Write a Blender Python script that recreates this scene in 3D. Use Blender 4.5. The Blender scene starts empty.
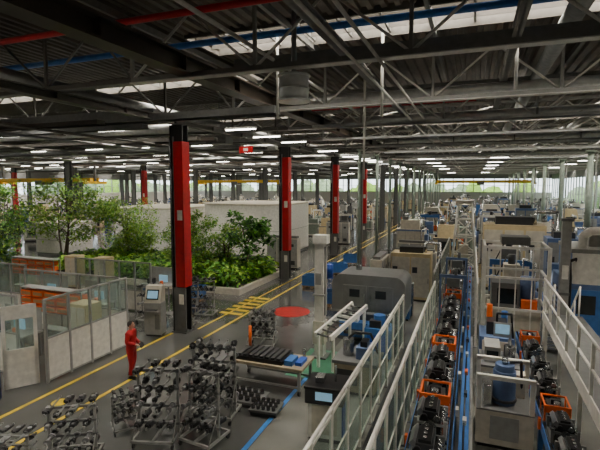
import bpy, math, random
from mathutils import Vector, Matrix
random.seed(7)
R=random.uniform
# ---------------------------------------------------------------- materials
MATS={}
def mat(name,col,rough=0.5,metal=0.0,var=0.12,scale=6.0,emit=0.0,bump=0.0,spec=0.5):
    m=bpy.data.materials.new(name); m.use_nodes=True
    nt=m.node_tree; b=nt.nodes['Principled BSDF']
    tc=nt.nodes.new('ShaderNodeTexCoord'); nz=nt.nodes.new('ShaderNodeTexNoise')
    nz.inputs['Scale'].default_value=scale; nz.inputs['Detail'].default_value=3
    nt.links.new(tc.outputs['Object'],nz.inputs['Vector'])
    rp=nt.nodes.new('ShaderNodeValToRGB')
    c0=[max(0,c*(1-var)) for c in col]; c1=[min(1,c*(1+var)) for c in col]
    rp.color_ramp.elements[0].position=.3; rp.color_ramp.elements[1].position=.7
    rp.color_ramp.elements[0].color=(*c0,1); rp.color_ramp.elements[1].color=(*c1,1)
    nt.links.new(nz.outputs['Fac'],rp.inputs['Fac'])
    nt.links.new(rp.outputs['Color'],b.inputs['Base Color'])
    b.inputs['Roughness'].default_value=rough; b.inputs['Metallic'].default_value=metal
    b.inputs['Specular IOR Level'].default_value=spec
    if emit>0:
        b.inputs['Emission Color'].default_value=(*col,1); b.inputs['Emission Strength'].default_value=emit
    if bump>0:
        bp=nt.nodes.new('ShaderNodeBump'); bp.inputs['Strength'].default_value=bump
        nt.links.new(nz.outputs['Fac'],bp.inputs['Height']); nt.links.new(bp.outputs['Normal'],b.inputs['Normal'])
    MATS[name]=m; return m
def glassmat(name,col,fac):
    m=bpy.data.materials.new(name); m.use_nodes=True; nt=m.node_tree; nt.nodes.clear()
    o=nt.nodes.new('ShaderNodeOutputMaterial'); mx=nt.nodes.new('ShaderNodeMixShader')
    t=nt.nodes.new('ShaderNodeBsdfTransparent'); t.inputs[0].default_value=(*col,1)
    g=nt.nodes.new('ShaderNodeBsdfPrincipled'); g.inputs['Roughness'].default_value=.08
    g.inputs['Base Color'].default_value=(*[c*.7 for c in col],1)
    mx.inputs[0].default_value=fac
    nt.links.new(t.outputs[0],mx.inputs[1]); nt.links.new(g.outputs[0],mx.inputs[2]); nt.links.new(mx.outputs[0],o.inputs[0])
    MATS[name]=m
mat('white',(.78,.76,.69),.4); mat('offwhite',(.60,.56,.46),.45); mat('cream',(.62,.50,.28),.5)
mat('lgrey',(.31,.31,.29),.4); mat('grey',(.14,.142,.138),.45); mat('dgrey',(.028,.029,.031),.45)
mat('black',(.008,.008,.009),.3); mat('steel',(.45,.46,.46),.25,.9); mat('dsteel',(.09,.09,.092),.25,.85)
mat('galv',(.55,.56,.55),.32,.4); mat('ductbright',(.74,.75,.75),.3,.3); mat('brushed',(.28,.285,.28),.28,.6,scale=2)
mat('partmetal',(.33,.33,.33),.3,.7)
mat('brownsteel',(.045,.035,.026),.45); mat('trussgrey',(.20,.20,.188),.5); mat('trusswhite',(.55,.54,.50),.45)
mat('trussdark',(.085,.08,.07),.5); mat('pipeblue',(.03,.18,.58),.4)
mat('blue',(.015,.08,.42),.4); mat('lblue',(.045,.16,.44),.4); mat('dblue',(.012,.025,.12),.4); mat('greyblue',(.10,.16,.31),.4)
mat('orange',(.85,.14,.01),.4); mat('yellow',(.80,.48,.01),.5); mat('red',(.52,.004,.01),.4); mat('floorred',(.42,.015,.012),.4)
mat('green',(.03,.2,.09),.5); mat('palegreen',(.28,.34,.28),.5); mat('glassdark',(.02,.025,.028),.06)
mat('screen',(.25,.45,.6),.3,emit=.5); mat('leaf',(.10,.30,.012),.5,var=.5,scale=3); mat('leaf2',(.29,.48,.035),.5,var=.4,scale=3)
mat('leafdark',(.025,.12,.01),.5,var=.4,scale=3); mat('bark',(.12,.08,.05),.8,bump=.4); mat('soil',(.03,.02,.015),.9)
mat('leafoutlit',(.30,.38,.20),.6,var=.3,scale=1)  # outdoor leaves paled, outside brightness and haze put into the colour
mat('deck',(.12,.10,.077),.5,var=.3,scale=1.2); mat('deckshaded',(.065,.055,.042),.5,var=.3,scale=1.2); mat('duct',(.26,.265,.26),.35,.6)  # left deck: darker copy of the lit right deck, shade put into colour
mat('lamp',(1,.95,.85),.5,emit=17,var=0); mat('skylight',(1,.93,.82),.5,emit=27,var=0); mat('fillpanelleft',(1,.93,.81),.5,emit=25,var=0)
mat('monitor',(.13,.12,.105),.6); mat('wood',(.35,.2,.09),.6); mat('skin',(.55,.28,.18),.5); mat('hair',(.03,.025,.02),.6)
mat('coverall',(.44,.004,.008),.65); mat('linegreen',(.05,.20,.11),.4); mat('grass',(.25,.38,.15),.8)
mat('wallgrey',(.25,.25,.24),.6); mat('wallwhite',(.68,.66,.60),.6); mat('beige',(.36,.30,.20),.5)
mat('yellowpaint',(.74,.52,.015),.35,var=.2,scale=4); mat('bluepaint',(.04,.22,.60),.35)
glassmat('fenceglass',(.86,.93,.90),.14); glassmat('winglass',(.9,.95,.96),.05)
def rough_noise(m,a,b_):
    nt=m.node_tree; b=nt.nodes['Principled BSDF']
    n2=nt.nodes.new('ShaderNodeTexNoise'); n2.inputs['Scale'].default_value=2.5; n2.inputs['Detail'].default_value=6
    mr=nt.nodes.new('ShaderNodeMapRange'); mr.inputs['To Min'].default_value=a; mr.inputs['To Max'].default_value=b_
    tc=[n for n in nt.nodes if n.type=='TEX_COORD'][0]
    nt.links.new(tc.outputs['Object'],n2.inputs['Vector']); nt.links.new(n2.outputs['Fac'],mr.inputs['Value']); nt.links.new(mr.outputs['Result'],b.inputs['Roughness'])
m=mat('floor',(.095,.096,.09),.3,var=.22,scale=.6); rough_noise(m,.06,.2)
m=mat('floorlight',(.20,.20,.178),.3,var=.2,scale=.8); rough_noise(m,.07,.25)

# ---------------------------------------------------------------- mesh builder
class MB:
    def __init__(s): s.v=[];s.f=[];s.m=[];s.s=[];s.names=[]
    def mi(s,n):
        if n not in s.names: s.names.append(n)
        return s.names.index(n)
    def add(s,vs,fs,mt,smooth=False):
        o=len(s.v); k=s.mi(mt); s.v+= [tuple(p) for p in vs]
        for i,f in enumerate(fs):
            s.f.append([o+j for j in f]); s.m.append(k); s.s.append(smooth)
        return s
    def box(s,x0,x1,y0,y1,z0,z1,mt):
        vs=[(x,y,z) for z in (z0,z1) for x,y in ((x0,y0),(x1,y0),(x1,y1),(x0,y1))]
        return s.add(vs,[(3,2,1,0),(4,5,6,7),(0,1,5,4),(1,2,6,5),(2,3,7,6),(3,0,4,7)],mt)
    def cb(s,cx,cy,cz,sx,sy,sz,mt,rz=0,rx=0,ry=0):
        M=Matrix.Rotation(rz,3,'Z')@Matrix.Rotation(ry,3,'Y')@Matrix.Rotation(rx,3,'X')
        vs=[Vector((cx,cy,cz))+M@Vector((a*sx/2,b_*sy/2,c*sz/2)) for c in (-1,1) for a,b_ in ((-1,-1),(1,-1),(1,1),(-1,1))]
        return s.add(vs,[(3,2,1,0),(4,5,6,7),(0,1,5,4),(1,2,6,5),(2,3,7,6),(3,0,4,7)],mt)
    def tube(s,p,q,r,mt,n=8,r2=None):
        p=Vector(p);q=Vector(q);d=(q-p)
        if d.length<1e-6: return s
        d.normalize(); a=Vector((0,0,1)) if abs(d.z)<.9 else Vector((1,0,0))
        u=d.cross(a).normalized(); w=d.cross(u); r2=r if r2 is None else r2
        vs=[p+(u*math.cos(t)+w*math.sin(t))*r for t in [2*math.pi*i/n for i in range(n)]]
        vs+=[q+(u*math.cos(t)+w*math.sin(t))*r2 for t in [2*math.pi*i/n for i in range(n)]]
        s.add(vs,[(i,i+n,(i+1)%n+n,(i+1)%n) for i in range(n)],mt,True)
        o=len(s.v)-2*n; k=s.mi(mt)
        s.f.append([o+i for i in range(n)]);s.m.append(k);s.s.append(False)
        s.f.append([o+n+n-1-i for i in range(n)]);s.m.append(k);s.s.append(False)
        return s
    def path(s,pts,r,mt,n=8):
        for a,b_ in zip(pts,pts[1:]): s.tube(a,b_,r,mt,n)
        for a in pts[1:-1]: s.ball(a,r,mt,n=n,h=5)
        return s
    def prism(s,prof,axis,lo,hi,mt,smooth=False):
        n=len(prof)
        def P(a,b_,t): return {'x':(t,a,b_),'y':(a,t,b_),'z':(a,b_,t)}[axis]
        vs=[P(a,b_,lo) for a,b_ in prof]+[P(a,b_,hi) for a,b_ in prof]
        s.add(vs,[(i,(i+1)%n,(i+1)%n+n,i+n) for i in range(n)],mt,smooth)
        s.add(vs,[tuple(range(n-1,-1,-1)),tuple(range(n,2*n))],mt); return s
    def ball(s,c,r,mt,sc=(1,1,1),n=12,h=8):
        vs=[];fs=[]
        for j in range(h+1):
            ph=math.pi*j/h
            for i in range(n):
                t=2*math.pi*i/n
                vs.append((c[0]+r*sc[0]*math.sin(ph)*math.cos(t),c[1]+r*sc[1]*math.sin(ph)*math.sin(t),c[2]+r*sc[2]*math.cos(ph)))
        for j in range(h):
            for i in range(n): fs.append((j*n+i,(j+1)*n+i,(j+1)*n+(i+1)%n,j*n+(i+1)%n))
        return s.add(vs,fs,mt,True)
    def obj(s,name,loc=(0,0,0),rz=0,bevel=0,parent=None):
        me=bpy.data.meshes.new(name); me.from_pydata(s.v,[],s.f)
        for n in s.names: me.materials.append(MATS[n])
        me.polygons.foreach_set('material_index',s.m); me.polygons.foreach_set('use_smooth',s.s); me.update()
        o=bpy.data.objects.new(name,me); bpy.context.scene.collection.objects.link(o)
        o.location=loc; o.rotation_euler=(0,0,rz)
        if bevel:
            bm=o.modifiers.new('bevel','BEVEL'); bm.width=bevel; bm.segments=2; bm.limit_method='ANGLE'
        if parent: o.parent=parent
        return o
def dup(o,loc,rz=0,sc=(1,1,1)):
    c=o.copy(); bpy.context.scene.collection.objects.link(c); c.location=loc; c.rotation_euler=(0,0,rz); c.scale=sc
    return c

XL,XR,Y0,Y1,ZD=-80,18,-6,126,10.6
XM=-8.5
# ---------------------------------------------------------------- shell
f=MB(); f.box(XL,XR,Y0,Y1,-.2,0,'floor'); f.obj('floor')
g=MB(); g.box(-160,80,-60,260,-.6,-.45,'grass'); g.obj('lawn')
f=MB(); f.box(-4.6,15,6,Y1-3,0,.004,'floorlight'); f.obj('floor_coating')
deck=MB()
def corr(x0,x1,y0,y1,mt):
    vs=[];x=x0; prof=[(0,0),(.14,0),(.18,.09),(.32,.09)]
    while x<x1-.2:
        for a,z in prof: vs.append((x+a,ZD+z))
        x+=.36
    vs.append((x1,ZD)); n=len(vs)
    deck.add([(a,y0,z) for a,z in vs]+[(a,y1,z) for a,z in vs],[(i,i+1,i+1+n,i+n) for i in range(n-1)],mt)
def zone(x0,x1,starts,wd,up,dm,sm,baffle):
    prev=Y0
    for o in starts:
        corr(x0,x1,prev,o,dm); prev=o+wd
        k=MB()
        k.box(x0,x1,o-.06,o,ZD-.1,ZD+up,'monitor'); k.box(x0,x1,o+wd,o+wd+.06,ZD-.1,ZD+up,'monitor')
        k.box(x0,x0+.05,o,o+wd,ZD-.1,ZD+up,'monitor'); k.box(x1-.05,x1,o,o+wd,ZD-.1,ZD+up,'monitor')
        x=x0+1.2
        while x<x1-.5: k.box(x-.03,x+.03,o,o+wd,ZD+.0,ZD+.15,'trussgrey'); x+=1.2
        if baffle:
            for q in range(1,4): k.box(x0,x1,o+wd*q/4-.01,o+wd*q/4+.01,ZD-.02,ZD+.42,'monitor')  # louvres added to block the glowing panel from view
        k.box(x0,x1,o,o+wd,ZD+up,ZD+up+.04,sm)
        k.obj('roof_skylight')
    corr(x0,x1,prev,Y1,dm)
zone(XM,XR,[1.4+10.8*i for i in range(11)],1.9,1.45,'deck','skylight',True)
zone(XL,XM,[5.2+10.8*i for i in range(11)],1.9,1.7,'deckshaded','fillpanelleft',False)  # left-bay skylights are added light sources, recessed out of view
deck.obj('ceiling')
def glazed(name,length,loc,rz,sill,top):
    w=MB(); w.box(0,length,-.15,.15,0,sill,'wallwhite'); w.box(0,length,-.15,.15,top,ZD+.1,'wallgrey')
    x=0
    while x<=length+.01: w.box(x-.1,x+.1,-.1,.1,sill,top,'lgrey'); x+=2.5
    z=(sill+top)/2; w.box(0,length,-.05,.05,z-.04,z+.04,'lgrey')
    w.obj(name,loc,rz)
    p=MB(); p.box(0,length,-.01,.01,sill,top,'winglass'); p.obj('window_'+name.split('_')[1],loc,rz)
glazed('wall_far',XR-XL,(XL,Y1,0),0,4.2,7.6)
glazed('wall_left',Y1-Y0,(XL,Y0,0),math.pi/2,4.2,7.2)
glazed('wall_right',Y1-30,(XR,30,0),math.pi/2,1.2,7.4)
w=MB(); w.box(XR-.15,XR+.15,Y0,30,0,ZD,'wallgrey'); w.obj('wall_side')
w=MB(); w.box(XL,XR,Y0-.3,Y0,0,ZD,'wallgrey'); w.obj('wall_rear')
def blobs(name,pts):
    k=MB()
    for (x,y,z,r) in pts:
        o=len(k.v); k.ball((x,y,z),r,random.choice(['leafoutlit','leaf2','leafoutlit']),n=10,h=7)
        for i in range(o,len(k.v)):
            p=Vector(k.v[i]); c=Vector((x,y,z)); k.v[i]=tuple(c+(p-c)*R(.75,1.2))
    return k.obj(name)
blobs('tree_line',[(R(-110,60),Y1+R(18,30),R(1,4),R(3,4)) for _ in range(45)])
blobs('tree_line',[(XL-R(12,25),R(10,130),R(1,4),R(3,4)) for _ in range(45)])
blobs('tree_line',[(XR+R(10,20),R(30,130),R(.5,5),R(3,5)) for _ in range(40)])

# ---------------------------------------------------------------- trusses
zl,zu=8.75,10.25
def truss(x0,x1,m1,m2):
    t=MB()
    t.box(x0,x1,-.07,.07,zl-.09,zl+.05,m1); t.box(x0,x1,-.07,.07,zu-.05,zu+.1,m1); t.box(x0,x1,-.13,.13,zl-.1,zl-.075,m2)
    x=x0
    while x<x1-1:
        t.tube((x,0,zl),(x+1.8,0,zu),.035,m2,6); t.tube((x+1.8,0,zu),(min(x+3.6,x1),0,zl),.035,m2,6)
        t.box(x-.04,x+.04,-.04,.04,zl,zu,m1); x+=3.6
    return t
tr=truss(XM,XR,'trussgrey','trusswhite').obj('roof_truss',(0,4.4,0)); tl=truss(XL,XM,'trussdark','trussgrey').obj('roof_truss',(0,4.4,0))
ys=[9.8+5.4*i for i in range(22)]
for y in ys:
    if y<Y1: dup(tr,(0,y,0)); dup(tl,(0,y,0))
def ibeam(name,x,z,h,w,mt,y0=-5,y1=125,fl=.03):
    k=MB(); k.box(x-.02,x+.02,y0,y1,z,z+h,mt); k.box(x-w/2,x+w/2,y0,y1,z,z+fl,mt); k.box(x-w/2,x+w/2,y0,y1,z+h-fl,z+h,mt)
    y=y0+1
    while y<y1: k.box(x-w/2+.02,x+w/2-.02,y,y+.02,z,z+h,mt); y+=2.7
    return k.obj(name)
ibeam('crane_runway_beam',-6.8,8.72,.46,.42,'brownsteel',fl=.05)
for x in (-70,-59,-48,-37,-26,-18.5): ibeam('roof_girder',x,8.36,.28,.3,'brownsteel')
ibeam('roof_girder',-11,8.36,.24,.3,'trussdark')
for x in (-15.2,-22.5,-30): ibeam('roof_girder',x,9.2,.2,.15,'trussgrey')
for x in (-3.2,.8,7.2,11): ibeam('roof_girder',x,9.3,.25,.2,'trussgrey')
for x in (-8.9,-5.0,-1.2,3.0,5.2,9.2,13.4):
    k=MB(); k.box(x-.05,x+.05,0,120,10.36,10.55,'trussgrey'); k.obj('roof_purlin')
def xbar(name,y,z,x0,x1,w,h,mt):
    k=MB(); k.box(x0,x1,y-w/2,y+w/2,z,z+h,mt); k.box(x0,x1,y-w/2-.05,y+w/2+.05,z,z+.02,mt)
    return k.obj(name)
xbar('roof_girder',11.6,9.25,-6.4,17,.2,.26,'trussgrey')
xbar('air_duct',13.6,8.3,-13.5,-6,.45,.24,'duct')
for i,y in enumerate([12.0,14.2,17.8,19.3,22,25,28.2,31,34,40,47,56,64,73.5,88]):
    xbar('cable_tray',y,8.02+.13*(i%2),-76,-11.8,.35,.16,['brownsteel','duct','trussdark'][i%3])
    if i%2: xbar('air_duct',y+1.0,8.75,-60+4*(i%3),-12,.5,.3,'duct')
for i,y in enumerate([18,23.5,29,34.6,40,46,52,60.6,70,82,95,108]):
    xbar('cable_tray',y+.6,8.44,-6.5,14-i%2,.4,.1,'galv')
def pipe(name,pts,r,mt): k=MB(); k.path(pts,r,mt,12); return k.obj(name)
for (x,z,r_) in ((-24.5,9.0,.35),(-13.4,9.25,.3),(-34,9.0,.35)): pipe('air_duct',[(x,4,z),(x,90,z)],r_,'duct')
for (y,x0,x1) in ((16.6,-44,-12.2),(27.0,-50,-12),(38.2,-60,-7.9),(48.9,-60,-7.9)): pipe('air_duct',[(x0,y,8.45),(x1,y,8.45)],.2,'galv')
for (y,x0,x1) in ((16.2,-5.8,15),(21.8,-6,15),(32.6,-6,15)): pipe('air_duct',[(x0,y,9.1),(x1,y,9.1)],.2,'galv')
for x in (2.0,6.0,12.4): pipe('air_duct',[(x,8,9.85),(x,90,9.85)],.22,'duct')
pipe('sprinkler_pipe',[(-20,9.3,10.05),(2,9.3,10.05)],.08,'red')
pipe('compressed_air_pipe',[(-30,11.15,9.95),(16,11.15,9.95)],.09,'pipeblue')
pipe('sprinkler_pipe',[(-40,20.9,9.6),(0,20.9,9.6)],.05,'red')
pipe('compressed_air_pipe',[(-5.2,6,9.4),(-5.2,100,9.4)],.05,'trusswhite')
for x in (-2.4,-1.9,4.2,9): pipe('conduit_pipe',[(x,5,8.58),(x,110,8.58)],.035,'trusswhite')
for x,mt_ in ((-14.1,'trussdark'),(-16.5,'duct'),(-22,'trussdark'),(-29,'duct'),(-40,'duct')): pipe('conduit_pipe',[(x,5,7.92),(x,110,7.92)],.05,mt_)
k=MB(); k.tube((0,0,7.95),(0,0,8.5),.34,'ductbright',20); k.tube((0,0,8.2),(0,0,8.24),.36,'galv',20); k.tube((0,0,7.92),(0,0,7.97),.38,'ductbright',20); k.tube((0,0,8.48),(0,0,8.52),.38,'galv',20); k.tube((0,0,8.5),(0,0,10.6),.06,'duct',14); k.obj('ventilation_duct',(-3.95,9.9,0))
k=MB(); k.box(-.6,.6,-.35,.35,8.1,8.55,'grey'); k.tube((0,0,8.55),(0,0,10.5),.03,'grey')
for j in range(6): k.box(-.55,.55,-.36,-.35,8.14+j*.065,8.17+j*.065,'black')
hv=k.obj('unit_heater',(-12.4,20.6,0))
for p in ((-20,26.0,0),(-15,35.5,0),(-33,30,0),(-26.8,15.2,0)): dup(hv,p)
k=MB()
for y in ys[:12]:
    for x in (-6,-1.2,3.6,8.4):
        k.tube((x,y,8.75),(x+2.4,y+5.4,10.2),.035,'trusswhite',6)
k.obj('roof_bracing')
k=MB()
for (x,y,z0,z1) in ((-2.6,13.5,8.0,10.5),(-3.6,15.6,6.2,10.5),(1.0,14,8.6,10.5),(-5.6,12.7,8,10.5),(3.4,15,8.6,10.5)):
    k.tube((x,y,z0),(x,y,z1),.045,'trusswhite')
k.obj('hanger_rods')
k=MB(); k.prism([(-.06,8.34),(.06,8.34),(.03,8.42),(-.03,8.42)],'x',-.75,.75,'lgrey'); k.tube((-.7,0,8.315),(.7,0,8.315),.025,'lamp',6)
for xx in (-.6,.6): k.tube((xx,0,8.42),(xx,0,8.75),.012,'grey',4)
fl=k.obj('fluorescent_light',(-14.6,15.4,0)); dup(fl,(-18,13,0)); dup(fl,(-22,15.4,0)); dup(fl,(-9.2,17,0)); dup(fl,(-9.2,23,0))
for y in [20,23.2,25.9,30,33,36.4,39.5,42.5,45.5,50,53,57,61,68,78,90,104]:
    for x in (-68,-62,-56,-51,-46,-42,-35,-32,-28.6,-23.6,-20,-15.4,-9.2):
        if R(0,1)<.75: dup(fl,(x+R(-.3,.3),y,0))
for y in (42,50.3,58.5,69,91):
    for x in (-4,2,10): dup(fl,(x,y,0))
k=MB(); k.box(-.35,.35,-.04,.04,7.5,7.8,'red'); k.box(-.12,.12,-.05,-.04,7.58,7.72,'white'); k.tube((0,0,7.8),(0,0,8.3),.015,'grey'); sg=k.obj('hanging_sign',(-10.0,19.0,0))

# ---------------------------------------------------------------- columns
COLS=[]
def column(redc=True,m1='dgrey'):
    k=MB(); k.box(-.3,.3,-.2,-.15,0,8.36,m1); k.box(-.3,.3,.15,.2,0,8.36,m1); k.box(-.02,.02,-.15,.15,0,8.36,m1)
    k.box(-.36,.36,-.3,.3,0,.05,'grey')
    if redc:
        k.box(-.08,.34,-.28,-.2,1.9,7.7,'red'); k.box(.3,.34,-.28,.2,1.9,7.7,'red'); k.box(-.34,-.3,-.2,.2,0,7.8,'black')
        k.box(-.14,-.09,-.24,-.2,0,7.9,'lgrey'); k.box(-.3,.34,-.26,-.2,0,1.85,'grey'); k.box(.05,.28,-.29,-.28,4.6,5.0,'white'); k.box(.05,.25,-.3,-.26,1.2,1.6,'white')
    k.tube((-.24,-.24,0),(-.24,-.24,8.3),.03,'dsteel')
    return k
cr=column().obj('steel_column',(-11,15.2,0)); COLS.append((-11,15.2))
cgx=column(False,'grey').obj('steel_column',(-26,54.8,0)); COLS.append((-26,54.8))
for i in range(1,10): dup(cr if i<4 else cgx,(-11,15.2+10.85*i,0)); COLS.append((-11,15.2+10.85*i))
for x in (-26,-37,-48,-59,-70):
    for i in range(0,7):
        y=44+10.8*i
        if x==-26 and i<2: continue
        dup(cr if (i==0 and x in(-37,-59)) else cgx,(x,y,0)); COLS.append((x,y))
dup(cgx,(-37,33.2,0)); dup(cr,(-48,33.2,0),0,(.7,.7,1)); dup(cr,(-59,36,0),0,(.7,.7,1)); COLS+=[(-37,33.2),(-48,33.2),(-59,36)]
k=MB(); k.tube((0,0,0),(0,0,8.4),.13,'palegreen',12); k.box(-.22,.22,-.22,.22,0,.04,'grey'); k.box(-.2,.2,-.2,.2,8.3,8.4,'palegreen'); k.tube((.22,0,0),(.22,0,8.3),.03,'lgrey')
cg=k.obj('support_column',(-7.2,30,0)); COLS.append((-7.2,30))
for i in range(1,14): dup(cg,(-7.2,30+6*i,0)); COLS.append((-7.2,30+6*i))
for i in range(0,8): dup(cg,(7.6,36.9+10.85*i,0),0,(1.6,1.6,1)); COLS.append((7.6,36.9+10.85*i))

# ---------------------------------------------------------------- floor paint
def paint(name,boxes,mt):
    k=MB()
    for (a,b_,c,d) in boxes: k.box(a,b_,c,d,.005,.009,mt)
    return k.obj(name)
paint('floor_line',[(-11.3,-11.18,3,14.8)],'yellowpaint'); paint('floor_line',[(-10.6,-10.5,15.6,110)],'yellowpaint'); paint('floor_line',[(-9.78,-9.66,3,110)],'yellowpaint')
paint('floor_line',[(-4.74,-4.62,5.5,13)],'bluepaint')
paint('pedestrian_crossing',[(-11,-9.85,y,y+.28) for y in (18.0,18.6,19.2,19.8,20.4,21.0)],'yellowpaint')
paint('floor_marking',[(-5.4,-3.4,12.7,15.2)],'linegreen')
k=MB(); n=40; k.add([(math.cos(2*math.pi*i/n)*.9,math.sin(2*math.pi*i/n)*.9,.01) for i in range(n)],[tuple(range(n))],'floorred'); k.obj('floor_marking',(-7.9,19.4,0))
k=MB(); k.add([(math.cos(2*math.pi*i/n)*.22,math.sin(2*math.pi*i/n)*.22,.01) for i in range(n)],[tuple(range(n))],'yellowpaint'); k.obj('floor_marking',(-10.5,8.8,0))

# ---------------------------------------------------------------- glass booth on the left
def panelwall(L,H,step,low,name,loc,rz,frame='lgrey',lowm='white'):
    k=MB(); n=max(1,round(L/step)); st=L/n
    for i in range(n+1):
        x=i*st; k.box(x-.035,x+.035,-.04,.04,0,H,frame)
    for i in range(n):
        x=i*st; k.box(x+.04,x+st-.04,-.02,.02,.1,low,lowm); k.box(x+.04,x+st-.04,-.03,.03,low,low+.05,frame)
        k.box(x+.04,x+st-.04,-.006,.006,low+.05,H-.06,'fenceglass')
    k.box(0,L,-.03,.03,H-.06,H,frame); k.box(0,L,-.03,.03,.05,.1,frame)
    return k.obj(name,loc,rz)
panelwall(3.4,2.6,.85,1.35,'glass_partition',(-11.9,9.6,0),math.pi/2)
panelwall(4.8,2.6,1.0,1.35,'glass_partition',(-17.9,9.6,0),0)
panelwall(5,2.5,1.0,1.2,'glass_partition',(-17.5,13.3,0),0)
panelwall(4.6,2.4,1.0,1.0,'glass_partition',(-18.5,16.8,0),0)
panelwall(6,2.4,1.0,1.0,'glass_partition',(-24.9,14.4,0),0)
k=MB(); k.box(0,.9,-.025,.025,.05,1.2,'white'); k.box(0,.9,-.02,.02,2.1,2.5,'white'); k.box(0,.1,-.025,.025,.05,2.5,'white'); k.box(.8,.9,-.025,.025,.05,2.5,'white'); k.box(.1,.8,-.006,.006,1.2,2.1,'fenceglass'); k.tube((.75,-.06,1.05),(.75,-.06,1.25),.015,'black')
k.obj('door_1',(-12.05,9.45,0),math.radians(-125))
k=MB(); k.box(0,.5,0,1.0,0,1.6,'dblue'); k.box(-.02,.52,-.02,1.02,1.6,1.68,'blue'); k.box(.02,.48,-.02,0,.2,1.5,'blue'); k.box(.5,.52,.05,.95,.1,1.5,'dblue'); k.tube((.54,.8,.7),(.54,.8,1.0),.015,'steel'); k.obj('tool_cabinet',(-12.75,7.4,0))
k=MB()
for i in range(5):
    for j in range(3):
        x=i*.62; z=1.1+j*.28; k.box(x,x+.55,0,.4,z,z+.22,'orange'); k.box(x+.04,x+.51,-.01,0,z+.05,z+.17,'wood')
for x in (-.05,3.1):
    for y in (0,.4): k.box(x,x+.04,y,y+.04,0,2,'lgrey')
for z in (.4,1.07,1.97): k.box(-.05,3.14,0,.44,z,z+.03,'lgrey')
bs=k.obj('bin_shelf',(-20.5,11.4,0)); dup(bs,(-24,17.5,0)); dup(bs,(-16.6,12.4,0))
k=MB(); k.box(0,.8,0,.7,.1,1.9,'cream'); k.box(.05,.38,-.02,0,.2,1.8,'offwhite'); k.box(.42,.75,-.02,0,.2,1.8,'offwhite'); k.box(.02,.78,.02,.68,0,.1,'black'); k.tube((.36,-.04,.9),(.36,-.04,1.1),.012,'black')
cc=k.obj('storage_cabinet',(-13.0,11.4,0),0); dup(cc,(-20,19.4,0)); dup(cc,(-22,19.2,0),.2)
def workbench():
    k=MB(); k.box(0,1.8,0,.8,.85,.9,'lgrey')
    for x in (.05,1.7):
        for y in (.05,.7): k.box(x,x+.05,y,y+.05,0,.85,'grey')
    k.box(.1,.7,.1,.7,.3,.8,'greyblue'); k.box(0,1.8,.75,.78,.9,1.7,'lgrey')
    k.box(.3,.6,.2,.5,.9,1.15,'dgrey'); k.box(.9,1.4,.4,.45,1.0,1.35,'screen'); k.tube((1.2,.2,.9),(1.2,.2,1.1),.08,'orange'); return k
wb=workbench().obj('workbench',(-15.8,10.4,0)); dup(wb,(-19.6,14.9,0)); dup(wb,(-22.6,12.8,0),.3); dup(wb,(-16,18.5,0)); dup(wb,(-16.4,14.6,0))
k=MB(); k.box(-.35,.35,-.25,.25,.08,1.35,'lgrey'); k.box(-.3,.3,-.2,.2,0,.08,'black')
k.prism([(-.25,1.35),(.25,1.35),(.25,2.0),(-.02,2.0)],'x',-.33,.33,'offwhite')
k.cb(0,-.165,1.68,.5,.02,.4,'glassdark',rx=-.34); k.cb(0,-.178,1.68,.42,.01,.3,'screen',rx=-.34); k.box(-.3,.3,-.45,-.25,1.05,1.1,'lgrey'); k.box(-.25,.25,-.44,-.28,1.1,1.12,'black'); k.box(.1,.3,-.26,-.25,.3,.9,'grey')
k.obj('terminal_kiosk',(-11.75,14.4,0),.25,.01)

# ---------------------------------------------------------------- planter and trees
def leaves(k,c,rad,n,size,mts,sq=(1,1,1)):
    for _ in range(n):
        while True:
            p=Vector((R(-1,1),R(-1,1),R(-1,1)))
            if p.length<1: break
        p=Vector((c[0]+p.x*rad*sq[0],c[1]+p.y*rad*sq[1],c[2]+p.z*rad*sq[2]))
        d=Vector((R(-1,1),R(-1,1),R(-.6,.8))).normalized(); s_=d.cross(Vector((R(-.4,.4),R(-.4,.4),1))).normalized()
        L=size*R(.7,1.3); W=L*.28; m_=d*L*.5; tip=d*L+Vector((0,0,-L*.25))
        k.add([p,p+m_+s_*W,p+tip,p+m_-s_*W],[(0,1,2,3)],random.choice(mts))
def tree(name,loc,h,rad,n,trunks=2,mts=('leaf','leaf2','leafdark'),size=.22,low=.3):
    k=MB()
    for i in range(trunks):
        a=R(0,6.28); b0=Vector((R(-.15,.15),R(-.15,.15),0)); top=Vector((math.cos(a)*rad*.3,math.sin(a)*rad*.3,h*.72))
        mid=(b0+top)/2+Vector((R(-.15,.15),R(-.15,.15),0))
        k.tube(b0,mid,.07,'bark',7,.055); k.tube(mid,top,.055,'bark',7,.03)
        nb=11
        for j in range(nb):
            t_=low+(1-low)*j/(nb-1); p=b0.lerp(top,t_) if t_<.5 else mid.lerp(top,(t_-.5)*2)
            a=R(0,6.28); sp=rad*(1.05-.6*abs(t_-.55)); q=p+Vector((math.cos(a)*sp,math.sin(a)*sp,R(.08,.3)*h))
            if q.z>h: q.z=h-.05
            k.tube(p,q,.025,'bark',5,.01)
            leaves(k,q,rad*.33,n//(nb*trunks),size,mts,(1,1,.8))
            leaves(k,p.lerp(q,.6),rad*.3,n//(2*nb*trunks),size,mts)
    return k.obj(name,loc)
tree('indoor_tree',(-28.6,25.0,0),6.6,2.1,2500,4,('leaf','leaf2','leaf2'),.24,.3)
tree('indoor_tree',(-23.6,26.2,.28),4.9,1.9,4200,4,('leaf2','leaf2','leaf'),.2,.1)
tree('indoor_tree',(-16.9,24.0,.28),4.0,1.4,1900,3,('leaf2','leaf'),.2,.15)
tree('indoor_tree',(-15.0,25.6,.28),3.3,1.0,900,2,('leaf2','leaf'))
tree('indoor_tree',(-13.3,25.6,.28),4.1,1.5,700,1,('leafdark','leaf'),.34,.5)
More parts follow.
